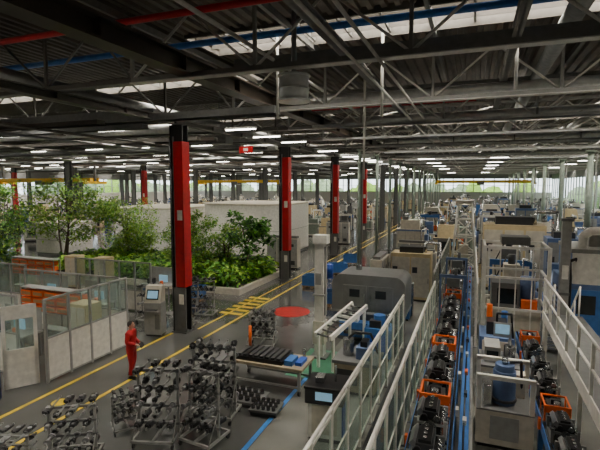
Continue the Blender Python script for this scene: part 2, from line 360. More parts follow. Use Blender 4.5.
tree('indoor_tree',(-36.5,24,.0),4.6,2.2,2000,4,('leafdark','leaf'),.3,.1)
tree('indoor_tree',(-42,30,.0),6.2,2.4,2200,3,('leafdark','leaf','leaf2'),.3,.15)
tree('indoor_tree',(-48,26,.0),5.0,2.6,2000,3,('leaf','leaf2'),.3,.15)
tree('indoor_tree',(-33,22.5,.0),2.6,1.8,1500,3,('leafdark','leaf','leaf2'),.3,.1)
k=MB()
k.box(-27,-11.7,21.3,21.5,0,.35,'offwhite'); k.box(-27,-11.7,27.5,27.7,0,.35,'offwhite'); k.box(-11.9,-11.7,21.5,27.5,0,.35,'offwhite'); k.box(-27,-26.8,21.5,27.5,0,.35,'offwhite'); k.box(-26.8,-11.9,21.5,27.5,0,.28,'soil')
k.obj('planter_bed')
k=MB()
for _ in range(820):
    x=R(-26.4,-12.1); y=R(21.7,27.2); hh=R(.3,1.4)
    mts=random.choice([('leaf','leafdark'),('leaf2','leaf'),('leaf',),('leafdark','leaf'),('leaf2',)])
    leaves(k,(x,y,.32+hh*.5),.42,22,R(.22,.5),mts,(1,1,1))
k.v=[(p[0],p[1],max(p[2],.3)) for p in k.v]
k.obj('planter_foliage')
def pod(name,x0,x1,y0,y1,r,h,loc=(0,0,0)):
    pts=[]
    for (cx,cy,a0) in ((x0+r,y0+r,180),(x1-r,y0+r,270),(x1-r,y1-r,0),(x0+r,y1-r,90)):
        for i in range(11):
            a=math.radians(a0+9*i); pts.append((cx+r*math.cos(a),cy+r*math.sin(a)))
    k=MB(); n=len(pts)
    def ring(o,z0,z1,mt):
        cx=(x0+x1)/2; cy=(y0+y1)/2
        P=[(cx+(a-cx)*(1+o/(x1-x0)*2),cy+(b_-cy)*(1+o/(y1-y0)*2)) for a,b_ in pts]
        vs=[(a,b_,z0) for a,b_ in P]+[(a,b_,z1) for a,b_ in P]
        k.add(vs,[(i,(i+1)%n,(i+1)%n+n,i+n) for i in range(n)],mt,True)
        k.add(vs,[tuple(range(n,2*n))],mt)
    ring(0,0,.2,'grey'); ring(.02,.2,h,'white'); ring(.08,h,h+.12,'offwhite'); ring(.04,h*.5,h*.5+.03,'lgrey')
    return k.obj(name,loc)
pod('curved_partition_wall',-31,-23.5,31,40,3,3.9); pod('curved_partition_wall',-22.5,-14.5,33,42,2.5,4.3)
pod('curved_partition_wall',-36,-32.3,28,32,1.2,2.6)

# ---------------------------------------------------------------- generic machines
def mc(w,d,h,body='white',acc='lgrey',seed=0,top='steel'):
    rr=random.Random(seed); k=MB()
    k.box(-w/2+.06,w/2-.06,-d/2+.06,d/2-.06,0,.15,'black')
    hb=h*rr.uniform(.62,.8)
    k.box(-w/2,w/2,-d/2,d/2,.15,hb,body)
    k.box(-w/2-.004,w/2+.004,-d/2-.012,d/2+.012,.15,.3,acc); k.box(-w/2-.004,w/2+.004,-d/2-.006,d/2+.006,hb-.14,hb-.02,acc)
    k.prism([(-d/2+.1,hb),(d/2-.1,hb),(d/2-.1,h),(-d/2+.35,h)],'x',-w*.32,w*.36,acc if seed%2 else body)
    k.box(-w*.3,w*.18,-d/2-.05,-d/2,.5,hb-.15,acc); k.box(-w*.24,w*.12,-d/2-.06,-d/2-.05,hb*.5,hb-.28,'glassdark')
    k.box(-w*.3-.03,-w*.3,-d/2-.07,-d/2,.45,hb-.1,'steel'); k.tube((w*.15,-d/2-.09,.8),(w*.15,-d/2-.09,hb-.3),.018,'steel')
    k.box(w*.24,w*.46,-d/2-.14,-d/2,1.0,min(hb,1.9),'dgrey'); k.box(w*.27,w*.43,-d/2-.15,-d/2-.14,1.35,1.65,'screen')
    for j in range(4): k.tube((w*(.28+.04*j),-d/2-.14,1.2),(w*(.28+.04*j),-d/2-.165,1.2),.018,['red','yellow','green','black'][j],6)
    for sx in (-1,1):
        x=sx*w/2; k.box(min(x,x+sx*.25),max(x,x+sx*.25),-d*.1,d/2-.1,.1,hb*.85,'lgrey' if sx>0 else acc)
        for j in range(6): k.box(min(x+sx*.25,x+sx*.262),max(x+sx*.25,x+sx*.262),0,d/2-.25,.4+j*.12,.46+j*.12,'dgrey')
    mx=rr.uniform(-w*.2,w*.2); k.tube((mx,0,h),(mx,0,h+.45),.17,top,14); k.tube((mx,0,h+.45),(mx,0,h+.52),.1,'dgrey',10)
    for j in range(5): k.tube((mx,0,h+.08+j*.07),(mx,0,h+.1+j*.07),.19,'dgrey',14)
    k.path([(-w*.25,d*.2,h),(-w*.25,d*.2,h+.5),(-w*.25,d*.45,h+.6),(-w*.4,d*.5,h+.1),(-w*.4,d*.5,.3)],.05,'steel')
    k.box(w*.1,w*.3,d*.05,d*.3,h,h+.25,'grey'); k.box(-w*.45,-w*.34,-d*.3,d*.3,hb,hb+.2,'dgrey')
    k.tube((w*.45,-d*.4,hb),(w*.45,-d*.4,hb+.55),.015,'grey',6)
    for j,c in enumerate(('green','orange','red')): k.tube((w*.45,-d*.4,hb+.55+j*.08),(w*.45,-d*.4,hb+.62+j*.08),.03,c,8)
    k.path([(w*.36,d*.1,hb+.1),(w*.44,d*.1,hb+.35),(w*.5,-d*.2,hb+.2),(w*.5,-d*.3,.5)],.03,'black',6)
    for j in range(1,3): k.box(-w/2+w*j/3-.006,-w/2+w*j/3+.006,-d/2-.003,d/2+.003,.3,hb+.002,'grey')
    return k
def mc_open(w,d,h,body,acc,seed):
    k=MB(); k.box(-w/2,w/2,-d/2,d/2,0,.9,body); k.box(-w/2-.02,w/2+.02,-d/2-.02,d/2+.02,.9,.97,'dsteel')
    for sx in (-1,1):
        k.box(sx*w/2-.06,sx*w/2+.06,d/2-.2,d/2-.05,.97,h,acc); k.box(sx*w/2-.05,sx*w/2+.05,-d/2,-d/2+.1,.97,h*.8,'white')
    k.box(-w/2,w/2,d/2-.22,d/2-.03,h-.25,h,acc); k.box(-w*.2,w*.2,-.2,d/2-.2,h*.55,h-.1,body); k.tube((0,0,h*.55),(0,0,h*.4),.1,'steel',12); k.tube((0,.1,h-.1),(0,.1,h+.35),.16,'dgrey',12)
    k.box(-w*.4,-w*.22,-d*.35,d*.1,.97,1.4,'orange' if seed in (1,5) else 'lblue'); k.box(w*.22,w*.42,-d*.4,-d*.1,.97,1.3,'dgrey'); k.box(-.2,.2,-.25,.25,.97,1.2,'dsteel')
    k.path([(-w*.3,d*.3,1),(-w*.35,d*.3,h*.7),(-w*.1,d*.3,h+.2),(0,.1,h+.2)],.035,'black',6); k.path([(w*.3,d*.35,1),(w*.3,d*.35,h+.1),(w*.6,d*.35,h-.1),(w*.6,d*.35,0)],.045,'steel',8)
    k.tube((w*.7,d*.1,0),(w*.7,d*.1,1.2),.22,'greyblue',16); k.tube((w*.7,d*.1,1.2),(w*.7,d*.1,1.35),.12,'dgrey',12)
    k.box(-w*.4,w*.1,-d/2-.02,-d/2,.15,.75,acc); k.box(w*.15,w*.4,-d/2-.02,-d/2,.15,.75,'dgrey')
    return k
def mc_tall(w,d,h,body,acc,seed):
    k=MB(); k.box(-w/2,w/2,-d/2,d/2,.12,h,body); k.box(-w/2+.05,w/2-.05,-d/2+.05,d/2-.05,0,.12,'black')
    n=max(2,int(w/.7))
    for i in range(n):
        a=-w/2+i*w/n; k.box(a+.04,a+w/n-.04,-d/2-.02,-d/2,.25,h-.2,acc); k.box(a+.1,a+.35,-d/2-.03,-d/2-.02,h*.6,h*.72,'dgrey'); k.tube((a+w/n-.1,-d/2-.05,h*.4),(a+w/n-.1,-d/2-.05,h*.5),.015,'black')
    k.box(-w*.3,w*.3,-d*.3,d*.3,h,h+.3,'dgrey'); k.path([(w*.35,0,h),(w*.35,0,h+.5),(w*.7,0,h+.5),(w*.7,0,.1)],.07,'steel',10)
    for j in range(6): k.box(-w/2-.01,-w/2,-d*.3,d*.3,.5+j*.15,.58+j*.15,'dgrey')
    return k
def mc_tank(w,d,h,body,seed):
    k=MB(); k.box(-w/2,w/2,-d/2,d/2,.1,1.0,body); k.box(-w/2+.05,w/2-.05,-d/2+.05,d/2-.05,0,.1,'black'); k.box(-w/2-.02,w/2+.02,-d/2-.02,d/2+.02,1.0,1.05,'lgrey')
    k.prism([(-d/2+.1,1.05),(d*.1,1.05),(d/2+.1,h),(d/2-.25,h)],'x',-w*.4,-w*.1,'greyblue'); k.box(-w*.42,-w*.08,d/2-.35,d/2+.2,h-.05,h+.25,'greyblue')
    k.tube((w*.1,-d*.2,1.3),(w*.42,-d*.2,1.3),.28,'galv',18); k.box(w*.12,w*.4,-d*.35,-d*.05,1.05,1.15,'dgrey')
    for j in range(3): k.tube((w*(.08+.14*j),d*.25,1.05),(w*(.08+.14*j),d*.25,1.6),.1,('lblue','orange','dgrey')[j],12); k.tube((w*(.08+.14*j),d*.25,1.6),(w*(.08+.14*j),d*.25,1.7),.06,'black',10)
    k.path([(w*.1,d*.25,1.3),(0,d*.1,1.5),(0,-d*.3,1.5),(0,-d*.45,1.05)],.04,'black',6); k.path([(w*.42,d*.3,1.05),(w*.42,d*.3,h+.4),(w*.1,d*.4,h+.4),(-w*.2,d*.4,h+.3)],.05,'white',8)
    k.box(-w*.4,w*.3,-d/2-.02,-d/2,.25,.8,'lgrey'); k.box(w*.33,w*.47,-d/2-.05,-d/2,.4,.9,'dgrey')
    return k
M=[mc(2.4,2.0,2.6,'white','lgrey',1),mc(2.0,1.8,3.2,'offwhite','greyblue',2),mc(2.8,2.2,2.4,'lgrey','white',3,'blue'),
   mc(1.8,1.6,2.9,'cream','grey',4),mc(2.4,2,3.0,'lblue','lgrey',5,'grey'),mc(2.6,1.8,2.2,'palegreen','white',6),
   mc_open(1.7,1.5,2.5,'offwhite','lblue',1),mc_open(1.9,1.5,3.0,'grey','white',2),mc_open(1.5,1.4,2.2,'greyblue','lblue',3),
   mc_tall(2.2,1.2,2.6,'cream','offwhite',1),mc_tall(1.6,1.4,3.3,'greyblue','lgrey',2),
   mc_tank(2.0,1.6,2.0,'offwhite',1),mc_open(1.6,1.4,2.7,'cream','white',5)]
NM=len(M)
NAMES=['machining_center']*6+['drilling_station']*3+['switchgear_cabinet']*2+['coolant_tank','drilling_station']
MO=[None]*NM
def place(i,loc,rz=0,s=1,force=False):
    if not force:
        for cx,cy in COLS:
            if math.hypot(loc[0]-cx,loc[1]-cy)<2.0*s+.2: return
    COLS.append((loc[0],loc[1]))
    if MO[i] is not None: return dup(MO[i],loc,rz,(s,s,s))
    MO[i]=M[i].obj(NAMES[i],loc,rz); MO[i].scale=(s,s,s); return MO[i]
place(6,(1.75,22.4,0)); place(11,(4.3,23.6,0),0,1,True); place(10,(4.4,26.4,0),0,1.0,True); place(9,(2.2,28.4,0),0,1.45,True); place(3,(-1.9,37.0,0),0,1,True); place(7,(1.8,25.1,0),0,.95,True); place(5,(6.8,29.6,0),0,1,True); place(11,(4.2,31.4,0),math.pi/2,.9,True); place(12,(1.3,31.8,0),0,1,True)
yy=33
while yy<118:
    for x in (-4.4,-1.2,2.0,5.0,10.6,13.6,15.9):
        if R(0,1)<.9: place(random.randrange(NM),(x+R(-.2,.2),yy+R(-.4,.4)+3,0),random.choice([0,0,math.pi/2,math.pi]),R(.8,1.15))
    yy+=3.9
for p in ((9.5,26.4),(11,30),(13.5,33),(9,33.5),(12.7,25)): place(random.randrange(NM),(p[0],p[1],0),0,1)
yy=46
while yy<118:
    for x in range(-74,-13,4):
        if R(0,1)<.85: place(random.choice([0,0,1,2,3,5,6,7,9,9,11,12]),(x+R(-.6,.6),yy+R(-.5,.5),0),random.choice([0,math.pi/2,math.pi]),R(.75,1.0))
    yy+=4.6
for p in ((-47,20),(-53,28),(-60,32),(-45,40),(-60,24),(-66,40),(-13.3,46),(-13.3,52),(-44,35)):
    place(random.choice([0,1,3,9]),(p[0],p[1],0),R(0,3),R(.8,1))
k=MB()
for i in range(3):
    k.box(i*.8,i*.8+.78,0,.6,.1,2.2,'offwhite'); k.box(i*.8+.03,i*.8+.75,-.015,0,.15,2.15,'lgrey'); k.tube((i*.8+.68,-.03,1),(i*.8+.68,-.03,1.2),.015,'black'); k.box(i*.8+.2,i*.8+.58,-.02,-.015,.3,.6,'dgrey'); k.box(i*.8+.25,i*.8+.5,-.02,-.015,1.6,1.8,'dgrey')
k.box(0,2.38,.02,.58,0,.1,'black'); k.box(.1,2.3,.1,.5,2.2,2.35,'grey')
ec=k.obj('electrical_cabinet',(-4.2,26,0)); dup(ec,(-4.6,30,0)); dup(ec,(-13.9,29.5,0)); dup(ec,(-4.2,22.5,0),math.pi/2); dup(ec,(-14,44,0))
M9=mc_tall(2.0,1.2,2.5,'cream','offwhite',5).obj('switchgear_cabinet',(-2.9,24.0,0))
k=MB(); k.box(-.6,.6,-.4,.4,.12,.16,'wood')
for x in (-.5,0,.5): k.box(x-.06,x+.06,-.4,.4,0,.12,'wood')
k.box(-.55,.55,-.38,-.35,.16,.75,'lblue'); k.box(-.55,.55,.35,.38,.16,.75,'lblue'); k.box(-.58,-.55,-.38,.38,.16,.75,'lblue'); k.box(.55,.58,-.38,.38,.16,.75,'lblue'); k.box(-.52,.52,-.33,.33,.16,.6,'dsteel')
cx_=k.obj('pallet_crate',(-6.5,21.2,0),.1)
for p in ((-6.2,26.5,0),(-5.9,28,0),(-8.6,24.6,0),(-8.4,29,0),(-8.5,33,0),(-13.6,19.7,0)): dup(cx_,p,R(0,1))
k=MB(); k.tube((0,0,0),(0,0,.88),.29,'blue',20)
for z in (.02,.3,.58,.86): k.tube((0,0,z-.015),(0,0,z+.015),.3,'blue',20)
k.tube((.12,0,.88),(.12,0,.9),.04,'white',8); br=k.obj('oil_drum',(-6.3,25.2,0))
for p in ((-8.6,27.6,0),(-2.9,21.6,0)): dup(br,p)

# big grey hooded machine
k=MB(); r=.4
prof=[(-1.4,1.15),(1.4,1.15)]+[(1.4-r+r*math.cos(math.radians(a)),2.6-r+r*math.sin(math.radians(a))) for a in range(0,91,15)]+[(-1.4+r+r*math.cos(math.radians(a)),2.6-r+r*math.sin(math.radians(a))) for a in range(90,181,15)]
k.prism(prof,'y',-.9,.9,'brushed',False); k.box(-1.2,1.2,-.8,.8,0,1.15,'grey'); k.box(-1.42,1.42,-.92,.92,1.12,1.2,'lgrey')
k.box(-.95,-.05,-.93,-.9,1.3,2.2,'duct'); k.box(.05,.95,-.93,-.9,1.3,2.2,'duct'); k.box(-.7,-.3,-.94,-.93,1.75,2.05,'glassdark'); k.box(.3,.7,-.94,-.93,1.75,2.05,'glassdark')
for xx in (-.12,.12): k.tube((xx,-.96,1.5),(xx,-.96,1.9),.015,'steel')
k.box(-1.44,-1.4,-.5,.5,1.3,2.1,'lgrey'); k.tube((-.6,.2,2.55),(-.6,.2,2.8),.12,'steel',14)
k.box(-1.0,1.0,-1.25,-.82,.3,.85,'lblue'); k.tube((-.8,-1.27,.5),(.8,-1.27,.5),.1,'dsteel'); k.box(-1.1,-.3,-1.2,-.85,.85,1.05,'white')
k.obj('washing_machine',(-3.6,17.4,0),0,.015)
k=MB(); k.box(-.16,.16,-.16,.16,0,4.2,'white'); k.box(-.3,.3,-.3,.3,0,.06,'grey'); k.box(-.2,.2,-.2,.2,.5,1.3,'offwhite'); k.box(-.22,.28,-.19,.19,4.0,4.3,'white')
k.box(-.1,.1,-.25,-.16,2.6,3.0,'lgrey'); k.box(.16,.22,-.08,.08,1.5,3.9,'lgrey'); k.box(-.2,.2,-.2,.2,2.2,2.25,'lgrey')
k.obj('equipment_post',(-4.85,14.6,0))
k=MB()
for s_ in (-.3,.3):
    k.cb(s_,0,1.45,.08,2.2,.16,'white',rx=.28)
    for y,z in ((-.9,1.15),(.9,1.7)): k.box(s_-.04,s_+.04,y-.04,y+.04,0,z,'white')
for j in range(8): k.tube((-.28,-1+j*.27,1.45+(-1+j*.27)*.287),(.28,-1+j*.27,1.45+(-1+j*.27)*.287),.035,'dsteel')
k.obj('roller_conveyor',(-4.0,14.4,0),-.35)
k=MB(); k.box(-.45,.45,-.4,.4,.1,1.1,'lblue'); k.box(-.4,.4,-.35,.35,0,.1,'black'); k.tube((0,0,1.1),(0,0,1.5),.2,'lblue',14); k.box(-.3,.1,-.3,.0,1.1,1.35,'dgrey'); k.path([(.3,0,1.1),(.3,0,1.5),(.5,.2,1.6),(.5,.2,.1)],.05,'steel')
k.box(-.35,.3,-.42,-.4,.3,.9,'blue')
hp=k.obj('hydraulic_unit',(-2.9,15.3,0),0,.01); dup(hp,(-2.9,20.2,0))
k=MB(); k.box(-.4,.4,-.35,.35,.1,.95,'white'); k.box(-.38,.38,-.33,.33,0,.1,'black'); k.box(-.45,.45,-.42,.4,.95,1.3,'dgrey'); k.box(-.47,.47,-.44,.42,1.3,1.36,'black'); k.box(-.3,.3,-.36,-.35,.2,.9,'offwhite'); k.box(.4,.44,-.3,.3,.15,.9,'blue'); k.box(-.25,-.05,-.2,.1,1.36,1.5,'steel'); k.tube((.2,0,1.36),(.2,0,1.75),.03,'steel'); k.box(-.2,.2,-.43,-.42,1.05,1.25,'screen')
k.obj('control_cabinet',(-3.1,9.9,0),.1,.01)
k=MB(); k.box(-.6,.6,-.5,.5,.1,.9,'beige'); k.box(-.55,.55,-.45,.45,0,.1,'black'); k.box(-.65,.65,-.55,.55,.9,1.0,'grey')
k.tube((-.3,0,1),(-.3,0,1.5),.16,'steel',14); k.box(0,.4,-.3,.3,1,1.35,'greyblue'); k.box(.1,.3,-.2,.2,1.35,1.5,'black'); k.path([(-.3,0,1.5),(-.1,0,1.7),(.3,.3,1.6),(.5,.4,1)],.04,'black',6); k.box(-.5,.1,-.52,-.5,.3,.75,'dgrey')
tm=k.obj('test_machine',(-3.0,12.6,0),0,.01); dup(tm,(-4.6,20.4,0)); dup(tm,(-6.0,23.5,0),1)

# ---------------------------------------------------------------- guard fences and railings
def fence(name,x,y0,y1,h,step=1.15,mt='white'):
    k=MB(); n=round((y1-y0)/step); st=(y1-y0)/n
    for i in range(n+1):
        y=y0+i*st; k.box(x-.03,x+.03,y-.03,y+.03,0,h,mt); k.box(x-.08,x+.08,y-.08,y+.08,0,.02,'grey')
    for i in range(n):
        y=y0+i*st; k.box(x-.005,x+.005,y+.05,y+st-.05,.25,h-.12,'fenceglass')
        k.box(x-.015,x+.015,y+.03,y+st-.03,.2,.25,mt); k.box(x-.015,x+.015,y+.03,y+st-.03,h-.14,h-.1,mt)
    k.tube((x,y0,h),(x,y1,h),.035,mt,10); k.tube((x,y0,h*.5),(x,y1,h*.5),.02,mt,8)
    return k.obj(name)
fence('glass_guard_fence',-2.25,5.2,16.4,2.0); fence('glass_guard_fence',-1.35,4.6,19,2.05)
fence('glass_guard_fence',.25,17.5,28,2.4,1.3); fence('glass_guard_fence',-1.5,20,34,2.2,1.4,'lgrey')
k=MB(); k.box(-2.15,-1.45,5.2,16.4,.0,.12,'dgrey'); k.obj('walkway_platform')
k=MB(); x=2.25; zt=1.85
k.box(x,x+1.1,8.5,16.2,zt-.1,zt,'grey'); k.box(x-.03,x,8.5,16.2,zt-.2,zt+.1,'white')
for i in range(7):
    y=8.6+i*1.25; k.box(x-.03,x+.03,y-.03,y+.03,zt,zt+1.15,'white')
    if i%2==0:
        for xx in (x+.05,x+1.0): k.box(xx,xx+.08,y-.04,y+.04,0,zt-.1,'white')
for z in (1.15,.6): k.tube((x,8.5,zt+z),(x,16.2,zt+z),.03,'white')
k.obj('access_platform')
k=MB()
for i in range(9): k.box(0,.7,i*.22,i*.22+.24,1.85-(i+1)*.2,1.88-(i+1)*.2,'steel')
for xx in (0,.7):
    k.tube((xx,0,1.75),(xx,2.0,.02),.04,'white'); k.tube((xx,0,2.8),(xx,2.0,1.05),.03,'white')
    for j in range(4): k.tube((xx,j*.66,1.75-j*.57),(xx,j*.66,2.8-j*.57),.025,'white')
k.obj('access_stairs',(2.55,16.2,0))

# ---------------------------------------------------------------- engine transfer line
def line(name,x0,x1,y0,y1,z,mt):
    k=MB()
    for x in (x0,x1): k.box(x-.05,x+.05,y0,y1,z-.22,z,mt); k.box(x-.03,x+.03,y0,y1,z,z+.02,'dsteel')
    y=y0+.15
    while y<y1: k.tube((x0+.06,y,z-.05),(x1-.06,y,z-.05),.04,'dsteel',8); y+=.28
    y=y0+.3
    while y<y1:
        for x in (x0,x1): k.box(x-.05,x+.05,y-.05,y+.05,0,z-.2,mt)
        k.box(x0,x1,y-.03,y+.03,.25,.33,mt); y+=1.8
    k.box(x0+.15,x1-.15,y0,y1,.35,.5,'dgrey')
    y=y0+1
    while y<y1-1:
        k.box(x1+.05,x1+.12,y,y+.18,z-.18,z-.02,'offwhite'); k.box(x0-.1,x0-.05,y+.5,y+.6,z-.2,z+.05,'orange'); y+=2.1
    return k.obj(name)
line('engine_conveyor_line',-1.03,-.27,5.2,32,.95,'lblue')
k=MB(); k.box(-.1,.05,5.2,31,.0,.7,'greyblue'); k.box(-.12,.07,5.2,31,.7,.75,'lblue'); k.box(.08,.15,5.2,17,.0,.55,'lgrey')
for i in range(18): k.box(-.115,-.1,5.6+i*1.4,6.4+i*1.4,.2,.6,'greyblue'); k.box(-.06,.02,5.9+i*1.4,6.1+i*1.4,.75,.86,('offwhite','dgrey','orange')[i%3])
k.path([(-.03,5.5,.8),(-.03,30,.8)],.02,'black',6)
k.obj('cable_duct')
def engine(fr='orange'):
    k=MB(); k.box(-.32,.32,-.36,.36,0,.06,'steel')
    for sx in (-.28,.28):
        k.box(sx-.03,sx+.03,-.34,.34,.06,.14,fr)
        for sy in (-.32,.32): k.box(sx-.03,sx+.03,sy-.03,sy+.03,.06,.42,fr)
    k.box(-.2,.2,-.3,.3,.14,.42,'dsteel'); k.box(-.15,.15,-.31,.31,.42,.56,'dgrey')
    k.prism([(-.17,.42),(-.27,.52),(-.2,.6),(-.1,.5)],'y',-.28,.28,'partmetal'); k.box(-.11,.11,-.27,.27,.56,.62,'black')
    for i in range(4):
        y=-.21+i*.14; k.tube((0,y,.62),(0,y,.66),.035,'steel'); k.tube((.2,y,.42),(.3,y,.3),.03,'steel'); k.box(-.215,-.2,y-.04,y+.04,.18,.38,'black')
    k.tube((0,-.3,.28),(0,-.37,.28),.12,'steel',14); k.tube((.12,-.3,.46),(.12,-.36,.46),.06,'steel',12); k.tube((-.12,-.3,.46),(-.12,-.36,.46),.06,'black',12)
    k.box(-.28,.28,-.34,-.3,.3,.34,fr); k.box(-.28,.28,.3,.34,.38,.42,fr)
    return k
e1=engine('grey').obj('engine_block',(-.65,8.0,.97)); e2=engine('lgrey').obj('engine_block',(-.65,9.2,.97))
k=MB(); k.box(-.34,.34,-.4,.4,0,.06,'steel')
for sx in (-.3,.3):
    for sy in (-.36,.36): k.box(sx-.02,sx+.02,sy-.02,sy+.02,.06,.5,'orange')
    k.box(sx-.02,sx+.02,-.38,.38,.46,.5,'orange')
k.box(-.3,.3,-.38,-.34,.3,.5,'orange'); k.box(-.3,.3,.34,.38,.46,.5,'orange')
k.box(-.2,.2,-.28,.28,.06,.4,'dgrey'); k.tube((0,-.2,.4),(0,-.2,.55),.08,'steel'); k.tube((0,.12,.4),(0,.12,.5),.1,'dsteel'); k.box(-.12,.12,-.05,.05,.4,.53,'black')
e3=k.obj('engine_fixture',(-.65,10.2,.97))
for i,y in enumerate((11.3,12.5,13.6,14.6,16.6,17.7,18.6,20,21.5,23,25,27)): dup((e2,e1,e3,e2,e1)[i%5],(-.65,y,.97))
k=MB()
for sx in (-.5,.46): k.box(sx-.04,sx+.04,-.05,.05,0,2.3,'greyblue')
k.box(-.54,.5,-.06,.06,2.2,2.32,'greyblue'); k.box(-.25,.25,-.2,.2,1.85,2.2,'grey'); k.tube((0,0,1.85),(0,0,1.7),.06,'steel'); k.tube((.1,.0,2.32),(.1,0,2.6),.07,'grey')
st=k.obj('assembly_station',(-.65,19.3,0)); dup(st,(-.65,24,0))
line('engine_conveyor_line',1.58,2.05,7.0,17.0,.9,'lblue')
for i,y in enumerate((7.8,8.9,9.9,10.8,12,13.1,14.5,15.6)): dup((e2,e1,e1,e3)[i%4],(1.82,y,.92),0,(.8,.8,.8))
k=MB(); k.box(-.6,.6,-.5,.8,.1,.9,'offwhite'); k.box(-.55,.55,-.45,.75,0,.1,'black')
for a,b_ in ((-.6,-.5),(.5,-.5),(-.6,.7),(.5,.7)): k.box(a,a+.1,b_,b_+.1,.9,1.7,'white')
for a in (-.5,.7): k.box(-.6,.6,a,a+.1,1.62,1.72,'white')
k.box(-.6,.6,-.5,.8,.88,.93,'grey'); k.tube((0,.0,.93),(0,.0,1.7),.25,'greyblue',18); k.tube((0,0,1.7),(0,0,1.85),.21,'greyblue',18); k.tube((0,0,1.85),(0,0,2.0),.07,'steel'); k.tube((0,0,1.0),(0,0,1.06),.28,'dgrey',18)
k.box(-.45,-.27,-.3,.5,.93,1.4,'steel'); k.path([(.1,0,1.9),(.35,.1,1.9),(.4,.3,1.3),(.4,.4,.93)],.035,'black'); k.box(.28,.48,.3,.6,.93,1.5,'offwhite'); k.box(-.3,.3,-.52,-.5,.25,.8,'lgrey')
k.obj('filtration_unit',(.82,11.2,0),0,.01)
k=MB(); k.box(-.5,.5,-.6,.6,.1,1.1,'offwhite'); k.box(-.45,.45,-.55,.55,0,.1,'black'); k.box(-.52,.52,-.62,.62,1.1,1.16,'grey'); k.box(-.4,.0,-.4,.4,1.16,1.6,'lgrey'); k.tube((.25,-.2,1.16),(.25,-.2,1.6),.13,'steel',12); k.tube((.25,.25,1.16),(.25,.25,1.5),.13,'dgrey',12); k.box(-.35,-.05,-.41,-.4,1.3,1.5,'glassdark'); k.path([(.25,-.2,1.6),(.25,0,1.75),(.25,.25,1.6)],.04,'black')
pu=k.obj('pump_unit',(.83,13.4,0),0,.01); dup(pu,(.9,8.4,0),0,(.8,.8,.7))
k=MB(); k.box(-.5,.5,-.6,.6,.1,1.3,'greyblue'); k.box(-.45,.45,-.55,.55,0,.1,'black'); k.box(-.42,.42,-.62,-.6,.3,1.2,'offwhite'); k.box(-.3,.3,-.3,.3,1.3,1.7,'dgrey'); k.tube((-.2,.4,1.3),(-.2,.4,2.1),.09,'orange',12); k.tube((.25,.4,1.3),(.25,.4,1.9),.1,'lblue',12); k.path([(0,-.2,1.7),(0,-.3,2.0),(.4,-.3,2.0),(.45,-.5,1.3)],.04,'black',6); k.box(-.1,.4,-.45,-.4,1.3,1.75,'lgrey'); k.box(-.05,.35,-.46,-.45,1.4,1.7,'screen')
k.obj('gauging_station',(.83,15.4,0),0,.01)
k=MB()
k.box(0,2.6,0,3,.1,2.4,'greyblue'); k.box(.1,2.5,.1,2.9,0,.1,'black'); k.box(.2,2.6,.3,3,2.4,3.5,'lblue'); k.box(.15,2.6,.25,3,3.5,3.65,'lgrey'); k.prism([(.0,2.4),(.3,2.4),(.3,3.5),(.2,3.5)],'x',.2,2.6,'white')
k.path([(.6,.7,3.6),(.6,.7,4.1),(.8,.6,4.3),(1.3,.5,4.35),(2.5,.5,4.35)],.15,'white',14); k.box(.9,2.2,1.2,2.6,3.65,4.1,'lgrey'); k.tube((1.5,1.8,4.1),(1.5,1.8,4.5),.25,'greyblue',16)
k.box(-.03,0,.3,1.3,.6,2.2,'lblue'); k.box(-.04,-.03,.5,1.1,1.2,2.0,'glassdark'); k.box(.1,1.2,-.03,0,.6,2.2,'lblue'); k.box(.35,.95,-.04,-.03,1.3,2.0,'glassdark'); k.box(1.5,2.2,-.12,0,1.1,2.0,'white'); k.box(1.6,2.1,-.13,-.12,1.45,1.85,'screen')
k.box(-.25,.05,-.25,.05,0,4.7,'lgrey'); k.box(-.3,.1,-.3,.1,4.7,4.8,'grey'); k.box(-.27,.07,-.27,.07,2.0,2.1,'grey'); k.box(-.2,0,-.3,-.25,2.6,3.1,'white')
for j in range(5): k.box(-.015,0,1.7,2.7,1+j*.2,1.1+j*.2,'dgrey')
for j in range(4): k.box(.5+j*.5,.8+j*.5,.27,.3,2.6,3.3,('greyblue','glassdark')[j%2])
k.path([(.3,.2,2.4),(.3,.2,3.3),(.1,.15,3.2),(.1,-.1,2.6),(.1,-.1,.5)],.06,'black')
bg=k.obj('transfer_machine',(3.3,18.7,0),0,.02)
k=MB()
B=[(-.8,-.8),(.8,-.8),(.8,.8),(-.8,.8)]; T=[(-.45,-.45),(.45,-.45),(.45,.45),(-.45,.45)]
def L_(p,z):
    t_=z/4.8; return (B[p][0]*(1-t_)+T[p][0]*t_,B[p][1]*(1-t_)+T[p][1]*t_,z)
for p in range(4):
    k.tube(L_(p,0),L_(p,4.8),.07,'white'); q=(p+1)%4
    for z in (.1,1.2,2.4,3.6,4.75): k.tube(L_(p,z),L_(q,z),.045,'white')
    for z in (.1,1.2,2.4,3.6): k.tube(L_(p,z),L_(q,z+1.17),.035,'white')
k.box(-.6,.6,-.6,.6,4.8,4.95,'white'); k.box(-.3,.3,-.3,.3,0,1.8,'offwhite'); k.obj('lifting_tower',(-.5,33.6,0))
k=MB()
for x in (-1.1,1.1):
    for y in (-1,1): k.box(x-.06,x+.06,y-.06,y+.06,0,3.7,'white')
for z in (1.3,2.5,3.65):
    for y in (-1,1): k.box(-1.1,1.1,y-.04,y+.04,z-.04,z+.04,'white')
    for x in (-1.1,1.1): k.box(x-.04,x+.04,-1,1,z-.04,z+.04,'white')
for x in (-.55,0,.55): k.box(x-.02,x+.02,-1.02,-.98,0,3.7,'white')
